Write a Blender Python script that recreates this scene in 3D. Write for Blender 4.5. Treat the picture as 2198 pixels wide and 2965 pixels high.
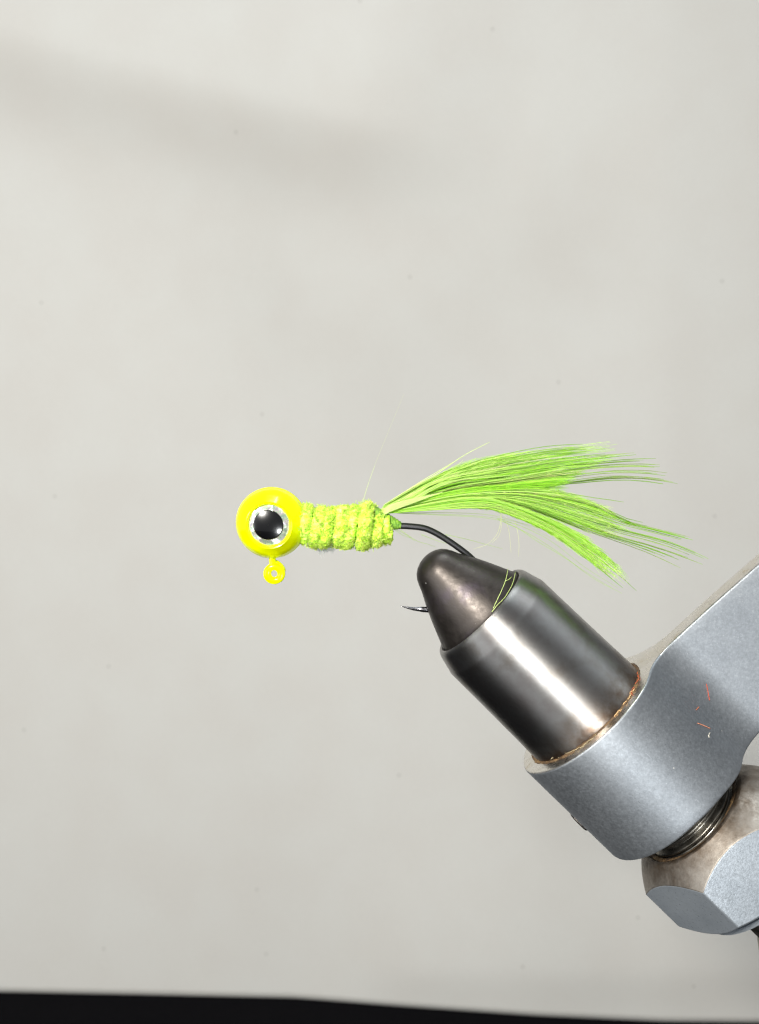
import bpy, bmesh, math, random
import numpy as np
from mathutils import Vector, Matrix
from mathutils.bvhtree import BVHTree
from mathutils import noise as mnoise

random.seed(7)
rng = np.random.default_rng(11)
sc = bpy.context.scene
for o in list(bpy.data.objects):
    bpy.data.objects.remove(o)
col = sc.collection

# ------------------------------------------------------------------ scale
F = 3200.0            # focal length in photo pixels
K = 3.125e-5          # metres for one photo pixel at the subject's distance (0.1 m)
CX, CY = 1099.0, 1482.5

# ------------------------------------------------------------------ camera
cam_d = bpy.data.cameras.new("camera")
cam = bpy.data.objects.new("camera", cam_d)
col.objects.link(cam)
cam.location = (0, -0.1, 0)
cam.rotation_euler = (math.radians(90), 0, 0)
cam_d.sensor_fit = 'VERTICAL'
cam_d.sensor_height = 36.0
cam_d.lens = 36.0 * F / 2965.0
cam_d.clip_start = 0.005
cam_d.clip_end = 20.0
cam_d.dof.use_dof = True
cam_d.dof.focus_distance = 0.1
cam_d.dof.aperture_fstop = 54.0
sc.camera = cam

# ------------------------------------------------------------------ world and lamps
world = bpy.data.worlds.new("World")
sc.world = world
world.use_nodes = True
bg = world.node_tree.nodes["Background"]
bg.inputs[0].default_value = (0.95, 0.97, 1.0, 1)
bg.inputs[1].default_value = 0.20


def area(name, loc, target, size, power, color, shape='DISK', size_y=None):
    d = bpy.data.lights.new(name, 'AREA')
    d.shape = shape
    d.size = size
    if size_y:
        d.size_y = size_y
    d.energy = power
    d.color = color
    o = bpy.data.objects.new(name, d)
    col.objects.link(o)
    o.location = loc
    v = Vector(target) - Vector(loc)
    o.rotation_euler = v.to_track_quat('-Z', 'Y').to_euler()
    return o


area("desk_lamp_light", (-0.115, -0.275, 0.105), (0.0, 0.05, -0.03), 0.065, 1.9, (1.0, 0.968, 0.905))
area("ceiling_light", (0.02, -0.02, 0.62), (0.0, 0.04, 0.0), 0.30, 1.9, (0.88, 0.955, 1.0), 'RECTANGLE', 0.10)

area("phone_light", (0.042, -0.125, -0.062), (0.008, 0.0, -0.004), 0.026, 0.10, (0.96, 0.985, 1.0))
area("fill_light", (-0.42, -0.28, -0.03), (0.0, 0.0, 0.0), 0.30, 1.0, (0.97, 0.985, 1.0), 'RECTANGLE', 0.30)  # added soft fill from the left, no known lamp there

sc.view_settings.view_transform = 'Standard'
sc.view_settings.look = 'None'
sc.view_settings.exposure = 0.0
sc.view_settings.gamma = 1.0
sc.view_settings.use_curve_mapping = False
sc.render.engine = 'CYCLES'
sc.cycles.use_denoising = True
sc.cycles.max_bounces = 8
sc.cycles.transparent_max_bounces = 16
sc.cycles.sample_clamp_indirect = 6.0
sc.cycles.filter_width = 1.3


# ------------------------------------------------------------------ helpers
def P(px, py, d=0.0):
    """photo pixel + depth (in pixels, away from the camera) -> world metres"""
    k = 1.0 + d / F
    return np.array([(px - CX) * k * K, d * K, (CY - py) * k * K])


def empty(name, loc):
    o = bpy.data.objects.new(name, None)
    o.empty_display_size = 0.002
    o.location = loc
    col.objects.link(o)
    return o


def tag(o, label, cat=None, group=None, kind=None):
    if label:
        o["label"] = label
    if cat:
        o["category"] = cat
    if group:
        o["group"] = group
    if kind:
        o["kind"] = kind
    return o


def origin_of(o):
    v = Vector((0, 0, 0))
    while o is not None:
        v = v + o.location
        o = o.parent
    return np.array(v)


def obj(name, V, Fc, mat, parent=None, smooth=True, sharp=35, uv=None, colors=None, loc=None):
    V = np.asarray(V, dtype=float)
    base = origin_of(parent) if parent else np.zeros(3)
    off = np.zeros(3)
    if loc is not None:
        off = np.asarray(loc, float) - base
    me = bpy.data.meshes.new(name)
    me.from_pydata((V - base - off).tolist(), [], [list(map(int, f)) for f in Fc])
    me.update()
    if smooth:
        me.polygons.foreach_set("use_smooth", [True] * len(me.polygons))
        if sharp is not None:
            me.set_sharp_from_angle(angle=math.radians(sharp))
    if uv is not None:
        lay = me.uv_layers.new(name="UVMap")
        idx = np.zeros(len(me.loops), dtype=np.int32)
        me.loops.foreach_get("vertex_index", idx)
        lay.data.foreach_set("uv", np.asarray(uv, dtype=np.float32)[idx].ravel())
    if colors is not None:
        a = me.color_attributes.new(name="Col", type='FLOAT_COLOR', domain='POINT')
        c = np.ones((len(V), 4), dtype=np.float32)
        c[:, :3] = colors
        a.data.foreach_set("color", c.ravel())
    if mat:
        me.materials.append(mat)
    o = bpy.data.objects.new(name, me)
    o.location = off
    col.objects.link(o)
    if parent:
        o.parent = parent
    return o


def recalc(o):
    bm = bmesh.new()
    bm.from_mesh(o.data)
    bmesh.ops.recalc_face_normals(bm, faces=bm.faces)
    bm.to_mesh(o.data)
    bm.free()
    return o


def bevel(o, w, seg=2, ang=25):
    m = o.modifiers.new("bevel", 'BEVEL')
    m.width = w * K
    m.segments = seg
    m.limit_method = 'ANGLE'
    m.angle_limit = math.radians(ang)
    m.harden_normals = False
    return o


def catmull(pts, n):
    """resample a polyline smoothly to n points, even in arc length"""
    pts = np.asarray(pts, float)
    q = np.vstack([2 * pts[0] - pts[1], pts, 2 * pts[-1] - pts[-2]])
    out = []
    for i in range(1, len(q) - 2):
        t = np.linspace(0, 1, 12, endpoint=False)[:, None]
        a, b, c, d = q[i - 1], q[i], q[i + 1], q[i + 2]
        out.append(0.5 * (2 * b + (c - a) * t + (2 * a - 5 * b + 4 * c - d) * t**2 + (-a + 3 * b - 3 * c + d) * t**3))
    out = np.vstack(out + [pts[-1:]])
    L = np.concatenate([[0], np.cumsum(np.linalg.norm(np.diff(out, axis=0), axis=1))])
    s = np.linspace(0, L[-1], n)
    return np.stack([np.interp(s, L, out[:, k]) for k in range(out.shape[1])], axis=1)


class Tubes:
    """collects thin tapered tubes (fibres, barbs, wires) into one mesh"""
    def __init__(self):
        self.V, self.F, self.C, self.n = [], [], [], 0

    def add(self, path, rad, sides=3, color=(1, 1, 1), flat=1.0, cap=True):
        path = np.asarray(path, float)
        n = len(path)
        rad = np.broadcast_to(np.asarray(rad, float), (n,))
        T = np.gradient(path, axis=0)
        T /= np.linalg.norm(T, axis=1)[:, None] + 1e-15
        up = np.array([0.0, -1.0, 0.0])
        if abs(T[0] @ up) > 0.9:
            up = np.array([0.3, 0.0, 1.0])
        u = np.cross(T, up)
        u /= np.linalg.norm(u, axis=1)[:, None] + 1e-15
        w = np.cross(u, T)
        ang = np.arange(sides) * 2 * math.pi / sides + math.pi / 6
        ring = u[:, None, :] * np.cos(ang)[None, :, None] + flat * w[:, None, :] * np.sin(ang)[None, :, None]
        V = path[:, None, :] + ring * rad[:, None, None]
        b = self.n
        self.V.append(V.reshape(-1, 3))
        for i in range(n - 1):
            for j in range(sides):
                k = (j + 1) % sides
                self.F.append((b + i * sides + j, b + i * sides + k, b + (i + 1) * sides + k, b + (i + 1) * sides + j))
        if cap and sides > 2:
            self.F.append(tuple(b + j for j in range(sides))[::-1])
            self.F.append(tuple(b + (n - 1) * sides + j for j in range(sides)))
        c = np.asarray(color, float)
        if c.ndim == 1:
            c = np.broadcast_to(c, (n, 3))
        self.C.append(np.repeat(c, sides, axis=0))
        self.n += n * sides

    def build(self, name, mat, parent=None, **kw):
        return obj(name, np.vstack(self.V), self.F, mat, parent, colors=np.vstack(self.C), sharp=None, **kw)


# ------------------------------------------------------------------ materials
class Mat:
    def __init__(self, name):
        self.m = bpy.data.materials.new(name)
        self.m.use_nodes = True
        self.t = self.m.node_tree
        self.b = self.t.nodes["Principled BSDF"]
        self.out = self.t.nodes["Material Output"]

    def n(self, kind, **kw):
        nd = self.t.nodes.new(kind)
        for k, v in kw.items():
            setattr(nd, k, v)
        return nd

    def link(self, a, b):
        self.t.links.new(a, b)

    def set(self, **kw):
        for k, v in kw.items():
            k = k.replace("_", " ")
            i = self.b.inputs[k]
            i.default_value = tuple(v) + (1,) if isinstance(v, (tuple, list)) and len(v) == 3 and len(i.default_value) == 4 else v
        return self

    def px(self, scale=(1, 1, 1), src="Object"):
        """texture coordinates in photo pixels"""
        tc = self.n("ShaderNodeTexCoord")
        mp = self.n("ShaderNodeMapping")
        s = 1.0 / K if src == "Object" else 1.0
        mp.inputs["Scale"].default_value = tuple(s * q for q in scale)
        self.link(tc.outputs[src], mp.inputs["Vector"])
        return mp.outputs["Vector"]

    def noise(self, vec, scale, detail=3, rough=0.55, dist=0.0):
        nd = self.n("ShaderNodeTexNoise")
        nd.inputs["Scale"].default_value = scale
        nd.inputs["Detail"].default_value = detail
        nd.inputs["Roughness"].default_value = rough
        nd.inputs["Distortion"].default_value = dist
        self.link(vec, nd.inputs["Vector"])
        return nd.outputs["Fac"]

    def ramp(self, fac, stops):
        r = self.n("ShaderNodeValToRGB")
        e = r.color_ramp.elements
        while len(e) < len(stops):
            e.new(0.5)
        for q, (p, c) in zip(e, stops):
            q.position = p
            c = (c, c, c) if isinstance(c, (int, float)) else c
            q.color = tuple(c) + (1,)
        self.link(fac, r.inputs["Fac"])
        return r.outputs["Color"]

    def mixc(self, fac, a, b, mode='MIX'):
        m = self.n("ShaderNodeMix", data_type='RGBA', blend_type=mode)
        for sock, v in ((m.inputs[0], fac), (m.inputs[6], a), (m.inputs[7], b)):
            if isinstance(v, (int, float)):
                sock.default_value = v
            elif isinstance(v, (tuple, list)):
                sock.default_value = tuple(v) + (1,)
            else:
                self.link(v, sock)
        return m.outputs[2]

    def bump(self, h, strength, dist):
        b = self.n("ShaderNodeBump")
        b.inputs["Strength"].default_value = strength
        b.inputs["Distance"].default_value = dist * K
        self.link(h, b.inputs["Height"])
        return b.outputs["Normal"]

    def dust(self, base, vec, scale=0.022, size=0.035, colr=(0.75, 0.74, 0.70), warp=0.02):
        """tiny pale dust specks stuck to the surface"""
        nz = self.n("ShaderNodeTexVoronoi")
        nz.inputs["Scale"].default_value = scale
        self.link(vec, nz.inputs["Vector"])
        f = self.ramp(nz.outputs["Distance"], [(size * 0.6, 1.0), (size, 0.0)])
        return self.mixc(f, base, colr), f

    def to(self, sock, name):
        self.link(sock, self.b.inputs[name])
        return self


# paper
m = Mat("white_paper").set(Roughness=0.85, Specular_IOR_Level=0.15)
v = m.px()
blot = m.ramp(m.noise(v, 0.0016, 2), [(0.35, (0.540, 0.530, 0.502)), (0.65, (0.552, 0.548, 0.522))])
grain = m.ramp(m.noise(v, 0.05, 4, 0.75), [(0.3, 0.955), (0.7, 1.0)])
fibre = m.noise(v, 0.035, 2)
base = m.mixc(1.0, blot, grain, 'MULTIPLY')
# a few dirt specks on the sheet
vor = m.n("ShaderNodeTexVoronoi")
vor.voronoi_dimensions = '2D'
vor.inputs["Scale"].default_value = 0.00062
sxyz = m.n("ShaderNodeSeparateXYZ")
cxyz = m.n("ShaderNodeCombineXYZ")
m.link(m.px(), sxyz.inputs[0])
m.link(sxyz.outputs[0], cxyz.inputs[0])
m.link(sxyz.outputs[2], cxyz.inputs[1])
m.link(cxyz.outputs[0], vor.inputs["Vector"])
spk = m.ramp(vor.outputs["Distance"], [(0.0035, 0.0), (0.0075, 1.0)])
base = m.mixc(spk, (0.34, 0.33, 0.31), base)
m.to(base, "Base Color").to(m.bump(fibre, 0.12, 2.0), "Normal")
M_paper = m.m

# dark table cloth
m = Mat("black_cloth").set(Roughness=0.95, Specular_IOR_Level=0.05)
v = m.px()
m.to(m.ramp(m.noise(v, 0.06, 4, 0.7), [(0.3, (0.0008, 0.0008, 0.0012)), (0.75, (0.004, 0.0035, 0.005))]), "Base Color")
m.to(m.bump(m.noise(v, 0.12, 2), 0.6, 6), "Normal")
M_table = m.m

# fluorescent yellow paint
m = Mat("yellow_paint").set(Roughness=0.2, Specular_IOR_Level=0.2, Coat_Weight=0.3, Coat_Roughness=0.06)
v = m.px()
m.to(m.ramp(m.noise(v, 0.02, 2), [(0.3, (0.86, 0.96, 0.0)), (0.7, (0.92, 0.98, 0.0))]), "Base Color")
m.to(m.bump(m.noise(v, 0.026, 3), 0.25, 5), "Normal")
M_yellow = m.m

# eye foil
m = Mat("holographic_foil").set(Metallic=0.75, Coat_Weight=0.5, Coat_Roughness=0.05)
v = m.px()
nz = m.noise(v, 0.05, 1, 0.5, 0.8)
m.to(m.ramp(nz, [(0.30, (0.80, 0.80, 0.66)), (0.42, (0.60, 0.85, 0.70)), (0.5, (0.93, 0.92, 0.78)), (0.6, (0.78, 0.74, 0.86)), (0.72, (0.92, 0.90, 0.72))]), "Base Color")
vo = m.n("ShaderNodeTexVoronoi")
vo.inputs["Scale"].default_value = 0.034
m.link(v, vo.inputs["Vector"])
m.to(m.bump(vo.outputs["Distance"], 0.55, 12), "Normal")
m.to(m.ramp(m.noise(v, 0.08, 1), [(0.3, 0.15), (0.7, 0.32)]), "Roughness")
M_foil = m.m

M_pupil = Mat("black_pupil").set(Base_Color=(0.002, 0.002, 0.0025), Roughness=0.22, Specular_IOR_Level=0.5, Coat_Weight=1.0, Coat_Roughness=0.035).m

# black nickel hook
m = Mat("hook_wire").set(Metallic=0.95, Roughness=0.34, Base_Color=(0.10, 0.10, 0.105))
M_hook = m.m
M_point = Mat("hook_point_metal").set(Metallic=1.0, Roughness=0.2, Base_Color=(0.30, 0.30, 0.32)).m


def fibre_mat(name, trans=0.45, rough=0.45, spec=0.3):
    """dyed fibre: colour per fibre (dye, darkened barb tips), part of the light passes through"""
    m = Mat(name)
    at = m.n("ShaderNodeVertexColor", layer_name="Col")
    m.b.inputs["Roughness"].default_value = rough
    m.b.inputs["Specular IOR Level"].default_value = spec
    m.to(at.outputs["Color"], "Base Color")
    tr = m.n("ShaderNodeBsdfTranslucent")
    m.link(at.outputs["Color"], tr.inputs["Color"])
    mx = m.n("ShaderNodeMixShader")
    mx.inputs[0].default_value = trans
    m.link(m.b.outputs[0], mx.inputs[1])
    m.link(tr.outputs[0], mx.inputs[2])
    m.link(mx.outputs[0], m.out.inputs[0])
    return m.m


M_chenille = fibre_mat("lime_chenille", 0.6, 0.6, 0.15)
M_barb = fibre_mat("lime_feather", 0.50, 0.4, 0.35)
M_lint = fibre_mat("lint", 0.35, 0.6, 0.2)

# chenille core
m = Mat("chenille_core").set(Roughness=0.9, Specular_IOR_Level=0.1)
v = m.px()
m.to(m.ramp(m.noise(v, 0.06, 4, 0.7), [(0.32, (0.46, 0.84, 0.03)), (0.5, (0.63, 0.92, 0.10)), (0.68, (0.76, 0.95, 0.27))]), "Base Color")
m.to(m.bump(m.noise(v, 0.22, 3, 0.7), 0.7, 4), "Normal")
M_core = m.m

m = Mat("green_thread").set(Roughness=0.6)
v = m.px()
m.to(m.ramp(m.noise(v, 0.09, 2), [(0.3, (0.06, 0.20, 0.015)), (0.7, (0.30, 0.52, 0.05))]), "Base Color")
m.to(m.bump(m.noise(v, 0.2, 2), 0.6, 3), "Normal")
M_thread = m.m

# black oxide jaws
m = Mat("black_oxide_steel").set(Metallic=0.85)
v = m.px()
m.to(m.ramp(m.noise(v, 0.012, 3), [(0.3, (0.052, 0.045, 0.040)), (0.55, (0.062, 0.054, 0.049)), (0.75, (0.072, 0.060, 0.070))]), "Base Color")
_c = m.b.inputs["Base Color"].links[0].from_socket
cd, _f = m.dust(_c, v, 0.016, 0.035)
m.to(cd, "Base Color")
m.to(m.ramp(m.noise(v, 0.06, 3), [(0.3, 0.35), (0.7, 0.50)]), "Roughness")
m.to(m.bump(m.noise(v, 0.13, 3, 0.6, 0.6), 0.10, 2.5), "Normal")
M_jaw = m.m

# turned steel collar (uv: u round the axis, v along it in pixels)
m = Mat("turned_steel").set(Metallic=1.0)
v = m.px()
uvv = m.px((1, 1, 1), "UV")
st = m.px((2.0, 0.9, 1), "UV")
c1 = m.ramp(m.noise(v, 0.009, 4, 0.6), [(0.3, (0.28, 0.255, 0.23)), (0.5, (0.385, 0.378, 0.37)), (0.72, (0.32, 0.295, 0.285))])
# heat and rust tint near the rear seam
sep = m.n("ShaderNodeSeparateXYZ")
m.link(uvv, sep.inputs[0])
mr = m.n("ShaderNodeMapRange")
mr.inputs[1].default_value = 330
mr.inputs[2].default_value = 425
m.link(sep.outputs[1], mr.inputs[0])
rn = m.ramp(m.noise(v, 0.02, 4, 0.65), [(0.35, 0.15), (0.65, 1.0)])
rust = m.mixc(1.0, mr.outputs[0], rn, 'MULTIPLY')
c2 = m.mixc(rust, c1, (0.16, 0.10, 0.06))
c2, _f = m.dust(c2, v, 0.013, 0.028)
m.to(c2, "Base Color")
lathe_marks = m.noise(st, 0.7, 3, 0.7)
m.to(m.ramp(m.noise(st, 0.25, 3, 0.6), [(0.3, 0.43), (0.7, 0.52)]), "Roughness")
m.to(m.bump(lathe_marks, 0.10, 1.5), "Normal")
m.set(Anisotropic=0.93, Anisotropic_Rotation=0.25)
tg = m.n("ShaderNodeTangent", direction_type='UV_MAP', uv_map="UVMap")
m.link(tg.outputs[0], m.b.inputs["Tangent"])
M_collar = m.m

# satin blasted steel holder
m = Mat("satin_steel").set(Metallic=1.0)
v = m.px()
big = m.noise(v, 0.006, 3, 0.6)
fine = m.noise(v, 0.11, 4, 0.75)
c = m.ramp(big, [(0.3, (0.305, 0.328, 0.352)), (0.7, (0.36, 0.383, 0.407))])
spk = m.ramp(fine, [(0.35, 0.86), (0.55, 1.0), (0.72, 1.18)])
cc = m.mixc(1.0, c, spk, 'MULTIPLY')
sparkle = m.ramp(m.noise(m.px((1, 1, 1)), 0.26, 2, 0.8, 1.2), [(0.66, 0.0), (0.73, 0.9)])  # pale flecks put the steel's sparkle into its colour
cc = m.mixc(sparkle, cc, (0.62, 0.65, 0.68))
nick = m.ramp(m.noise(m.px((1.0, 0.4, 0.5)), 0.035, 3, 0.8, 0.5), [(0.22, 0.7), (0.27, 0.0)])
cc = m.mixc(nick, cc, (0.20, 0.21, 0.23))
cc, _f = m.dust(cc, v, 0.012, 0.03)
m.to(cc, "Base Color")
m.to(m.ramp(m.noise(v, 0.09, 4, 0.8), [(0.3, 0.53), (0.7, 0.65)]), "Roughness")
m.to(m.bump(m.noise(v, 0.20, 3, 0.7), 0.13, 2.0), "Normal")
M_satin = m.m

# machined end face of the socket, a little stained
m = Mat("machined_steel").set(Metallic=1.0)
v = m.px()
st_ = m.ramp(m.noise(v, 0.018, 4, 0.65), [(0.42, (0.80, 0.77, 0.72)), (0.62, (0.74, 0.70, 0.62)), (0.72, (0.52, 0.40, 0.24))])
m.to(st_, "Base Color")
m.to(m.ramp(m.noise(v, 0.06, 3), [(0.3, 0.24), (0.7, 0.36)]), "Roughness")
m.to(m.bump(m.noise(v, 0.09, 3), 0.15, 2), "Normal")
M_face = m.m

# zinc plated nut
m = Mat("zinc_plate").set(Metallic=0.5)
v = m.px()
big = m.noise(v, 0.008, 3, 0.6)
fine = m.noise(v, 0.13, 3, 0.7)
c = m.ramp(big, [(0.3, (0.27, 0.30, 0.33)), (0.7, (0.33, 0.362, 0.394))])
spk = m.ramp(fine, [(0.3, 0.90), (0.7, 1.10)])
cc = m.mixc(1.0, c, spk, 'MULTIPLY')
# brown oil stain on the face round the screw (uv: u = distance from the axis, v = along it)
sp = m.n("ShaderNodeSeparateXYZ")
m.link(m.px((1, 1, 1), "UV"), sp.inputs[0])
m1 = m.n("ShaderNodeMapRange")
m1.inputs[1].default_value = 196
m1.inputs[2].default_value = 158
m.link(sp.outputs[0], m1.inputs[0])
stn = m.mixc(1.0, m1.outputs[0], m.ramp(m.noise(v, 0.022, 4, 0.7), [(0.38, 0.25), (0.6, 1.0)]), 'MULTIPLY')
m.to(cc, "Base Color")
m.to(m.ramp(fine, [(0.3, 0.26), (0.7, 0.38)]), "Roughness")
m.to(m.bump(fine, 0.18, 2), "Normal")
M_zinc = m.m

m = Mat("worn_nut_face").set(Metallic=0.8)
v = m.px()
cc = m.ramp(m.noise(v, 0.02, 4, 0.65), [(0.3, (0.17, 0.145, 0.12)), (0.55, (0.28, 0.255, 0.225)), (0.75, (0.36, 0.335, 0.30))])
sp = m.n("ShaderNodeSeparateXYZ")
m.link(m.px((1, 1, 1), "UV"), sp.inputs[0])
m1 = m.n("ShaderNodeMapRange")
m1.inputs[1].default_value = 240
m1.inputs[2].default_value = 176
m.link(sp.outputs[0], m1.inputs[0])
stn = m.mixc(1.0, m1.outputs[0], m.ramp(m.noise(v, 0.022, 4, 0.7), [(0.36, 0.55), (0.58, 1.0)]), 'MULTIPLY')
m.to(m.mixc(stn, cc, (0.07, 0.045, 0.025)), "Base Color")
m.to(m.ramp(m.noise(v, 0.09, 3), [(0.3, 0.40), (0.7, 0.58)]), "Roughness")
m.to(m.bump(m.noise(v, 0.1, 3), 0.2, 2), "Normal")
M_nutface = m.m

m = Mat("oily_thread_steel").set(Metallic=0.9, Base_Color=(0.09, 0.085, 0.075))
v = m.px()
m.to(m.ramp(m.noise(v, 0.02, 3), [(0.35, (0.13, 0.12, 0.10)), (0.7, (0.32, 0.30, 0.26))]), "Base Color")
m.to(m.ramp(m.noise(v, 0.05, 2), [(0.3, 0.22), (0.7, 0.45)]), "Roughness")
M_screw = m.m

m = Mat("brown_grime").set(Roughness=0.7)
v = m.px()
m.to(m.ramp(m.noise(v, 0.04, 4, 0.7), [(0.3, (0.04, 0.022, 0.012)), (0.55, (0.12, 0.07, 0.03)), (0.75, (0.30, 0.20, 0.09))]), "Base Color")
m.to(m.bump(m.noise(v, 0.12, 3), 0.9, 5), "Normal")
M_grime = m.m

# ------------------------------------------------------------------ the setting: sheet of paper standing on a black table
H = 3895.0            # table height below the lens axis, in pixels
edge = np.array([(-900, 2868), (0, 2873), (440, 2879), (851, 2886), (1277, 2916), (1557, 2937), (1929, 2957), (2198, 2962), (3000, 2966)], float)


def paper_depth(x_w):
    """depth (px) of the sheet at world x (px), from where it stands on the table"""
    dist = H * F / (edge[:, 1] - CY)
    xs = (edge[:, 0] - CX) * dist / F
    # smooth the polyline a little
    return np.interp(x_w, xs, dist) - F


NX, NZ = 170, 190
xs = np.linspace(-4200, 4200, NX)
zs = np.linspace(-H, 5300, NZ)
raw = paper_depth(np.linspace(-4800, 4800, 1200))
ker = np.hanning(41)
ker /= ker.sum()
raw = np.convolve(np.pad(raw, 20, mode='edge'), ker, mode='valid')
dep = np.interp(xs, np.linspace(-4800, 4800, 1200), raw)
X, Z = np.meshgrid(xs, zs)
D = np.tile(dep, (NZ, 1))


def shade_bend(D, x0, y0, x1, y1, w_up, w_dn, h, fall):
    """bend added to the sheet for a soft band of shade, along the line between two photo points; steep below, gentle above"""
    k = 2.78
    a = np.array([(x0 - CX) * k, (CY - y0) * k])
    b = np.array([(x1 - CX) * k, (CY - y1) * k])
    t = (b - a) / np.linalg.norm(b - a)
    nrm = np.array([-t[1], t[0]])
    if nrm[1] < 0:
        nrm = -nrm
    along = (X - a[0]) * t[0] + (Z - a[1]) * t[1]
    dn = (X - a[0]) * nrm[0] + (Z - a[1]) * nrm[1]
    L = np.linalg.norm(b - a)
    g = np.clip(1 - np.clip((along - L) / fall, 0, 1), 0, 1) * np.clip(1 - np.clip(-along / fall, 0, 1), 0, 1)
    g = g * g * (3 - 2 * g)
    w = np.where(dn > 0, w_up, w_dn)
    return D - h * g * np.exp(-(dn / w) ** 2)


D = shade_bend(D, -100, 60, 980, 345, 1700, 520, 215, 1500)  # added bend, stands in for a soft shadow band at upper left
D = shade_bend(D, 1250, 2760, 2300, 2700, 900, 300, 45, 900)  # added bend, stands in for a shadowy smudge at lower right
D = D + 16 * np.sin(X / 1300.0 + Z / 2200.0) + 8 * np.sin(Z / 1100.0 - X / 2000.0 + 1.3)
V = np.stack([X * K, D * K, Z * K], axis=-1).reshape(-1, 3)
Fc = [(j * NX + i, j * NX + i + 1, (j + 1) * NX + i + 1, (j + 1) * NX + i) for j in range(NZ - 1) for i in range(NX - 1)]
paper = obj("paper_backdrop", V, Fc, M_paper, sharp=None)
sd = paper.modifiers.new("thickness", 'SOLIDIFY')
sd.thickness = 0.00012
sd.offset = 1.0
tag(paper, "sheet of white paper standing upright as the backdrop behind the jig", kind="structure")

g = 60
tx = np.linspace(-0.5, 0.5, g)
ty = np.linspace(-0.25, 0.40, g)
V = [(x, y, -H * K - 0.00005) for y in ty for x in tx]
Fc = [(j * g + i, j * g + i + 1, (j + 1) * g + i + 1, (j + 1) * g + i) for j in range(g - 1) for i in range(g - 1)]
table = obj("table", V, Fc, M_table)
tag(table, "black table surface under the lower edge of the paper", kind="structure")

# ------------------------------------------------------------------ the vise
ALPHA = math.radians(4.3)
ux, uz = 0.718, -0.696
nn = math.hypot(ux, uz)
ux, uz = ux / nn, uz / nn
A = np.array([ux * math.cos(ALPHA), math.sin(ALPHA), uz * math.cos(ALPHA)])   # towards the rear of the vise
PV = np.array([uz, 0.0, -ux])                                                 # down-left, across the axis
Q = np.cross(A, PV)
if Q[1] > 0:
    Q = -Q                                                                    # towards the camera
B0 = np.array([(1388 - CX), 0.0, (CY - 1767)])


def S(s):
    w = 406 + s
    return s / (math.cos(ALPHA) - w * math.sin(ALPHA) / F)


def vp(s, r, q):
    """point of the vise from its position along the axis (s), across (r) and towards the camera (q), in picture pixels"""
    s3 = S(s)
    k = 1 + s3 * math.sin(ALPHA) / F
    return (B0 + s3 * A + r * k * PV + q * k * Q) * K


def lathe(name, prof, mat, parent, n=96, a0=0.0, a1=2 * math.pi, sharp=30, qoff=0.0, jitter=None):
    prof = np.asarray(prof, float)
    full = abs(a1 - a0 - 2 * math.pi) < 1e-6
    cols = n if full else n + 1
    V, Fc, UV = [], [], []
    for (s, r) in prof:
        for j in range(cols):
            t = a0 + (a1 - a0) * j / n
            V.append(vp(s, r * math.cos(t), r * math.sin(t) + qoff))
            UV.append((t * 190, s))
    for i in range(len(prof) - 1):
        for j in range(n):
            k = (j + 1) % cols
            Fc.append((i * cols + j, i * cols + k, (i + 1) * cols + k, (i + 1) * cols + j))
    if not full:
        for i in range(len(prof) - 1):
            Fc.append((i * cols, (i + 1) * cols, (i + 1) * cols + n, i * cols + n))
    o = obj(name, V, Fc, mat, parent, sharp=sharp, uv=UV)
    recalc(o)
    o.data.set_sharp_from_angle(angle=math.radians(sharp))
    return o


vise = empty("tying_vise", P(2300, 4120, 60))
tag(vise, "steel fly tying vise with dark conical jaws gripping the hook", "vise")

# jaws: two half cones with a slit between them in which the hook sits
nose = [(-220, 0.5), (-219.5, 12), (-217, 24), (-211, 39), (-202, 52), (-190, 62), (-175, 70), (-157, 77.5), (-110, 103), (-69, 122), (-55, 128), (-25, 141), (-4, 150), (6, 152), (40, 152), (40, 0.5)]
for half in (0, 1):
    lathe("jaw", nose, M_jaw, vise, 48, half * math.pi, (half + 1) * math.pi, sharp=40, qoff=(2.0 if half == 0 else -2.0))

collar_prof = [(60, 154), (10, 155), (3, 156.5), (1, 160), (2, 164), (5, 168), (10, 171.5), (16, 174), (58, 185.5), (62, 187), (66, 188), (72, 188.6), (150, 189.5), (250, 191), (350, 193), (405, 194.5), (435, 194)]
lathe("collar", collar_prof, M_collar, vise, 160, sharp=28)

# holder: socket round the collar that runs over into a flat arm
R0, hA, FIL = 239.0, 38.0, 150.0
rc = math.sqrt((R0 + FIL) ** 2 - (hA + FIL) ** 2)
front = []
aend = math.pi - math.atan2(hA + FIL, rc)
for t in np.linspace(0, aend, 60):
    front.append((R0 * math.cos(t), R0 * math.sin(t)))
fa0 = math.atan2(-(hA + FIL), rc)
for t in np.linspace(fa0, -math.pi / 2, 18)[1:]:
    front.append((-rc + FIL * math.cos(t), hA + FIL + FIL * math.sin(t)))
for r in np.linspace(-rc - 20, -960, 40):
    front.append((r, hA))
front = np.array(front)
outline = np.vstack([front, (front * [1, -1])[::-1][:-1]])
outline[0, 1] = 0
nf = len(front)
ds = np.roll(outline, -1, axis=0) - np.roll(outline, 1, axis=0)
nrm = np.stack([ds[:, 1], -ds[:, 0]], axis=1)
nrm /= np.linalg.norm(nrm, axis=1)[:, None]
s0x = np.array([-960, -680, -470, -300, -200, 0, 239.0])
s0y = np.array([498, 477, 460, 450, 438, 424, 414.0])
s1x = np.array([-960, -307, -193, -150, -100, 0, 239.0])
s1y = np.array([838, 812, 800, 789, 778, 769, 768.0])
_gx = np.linspace(-960, 240, 200)
_k = np.hanning(17)
_k /= _k.sum()
_s0 = np.convolve(np.pad(np.interp(_gx, s0x, s0y), 8, mode='edge'), _k, mode='valid')
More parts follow.
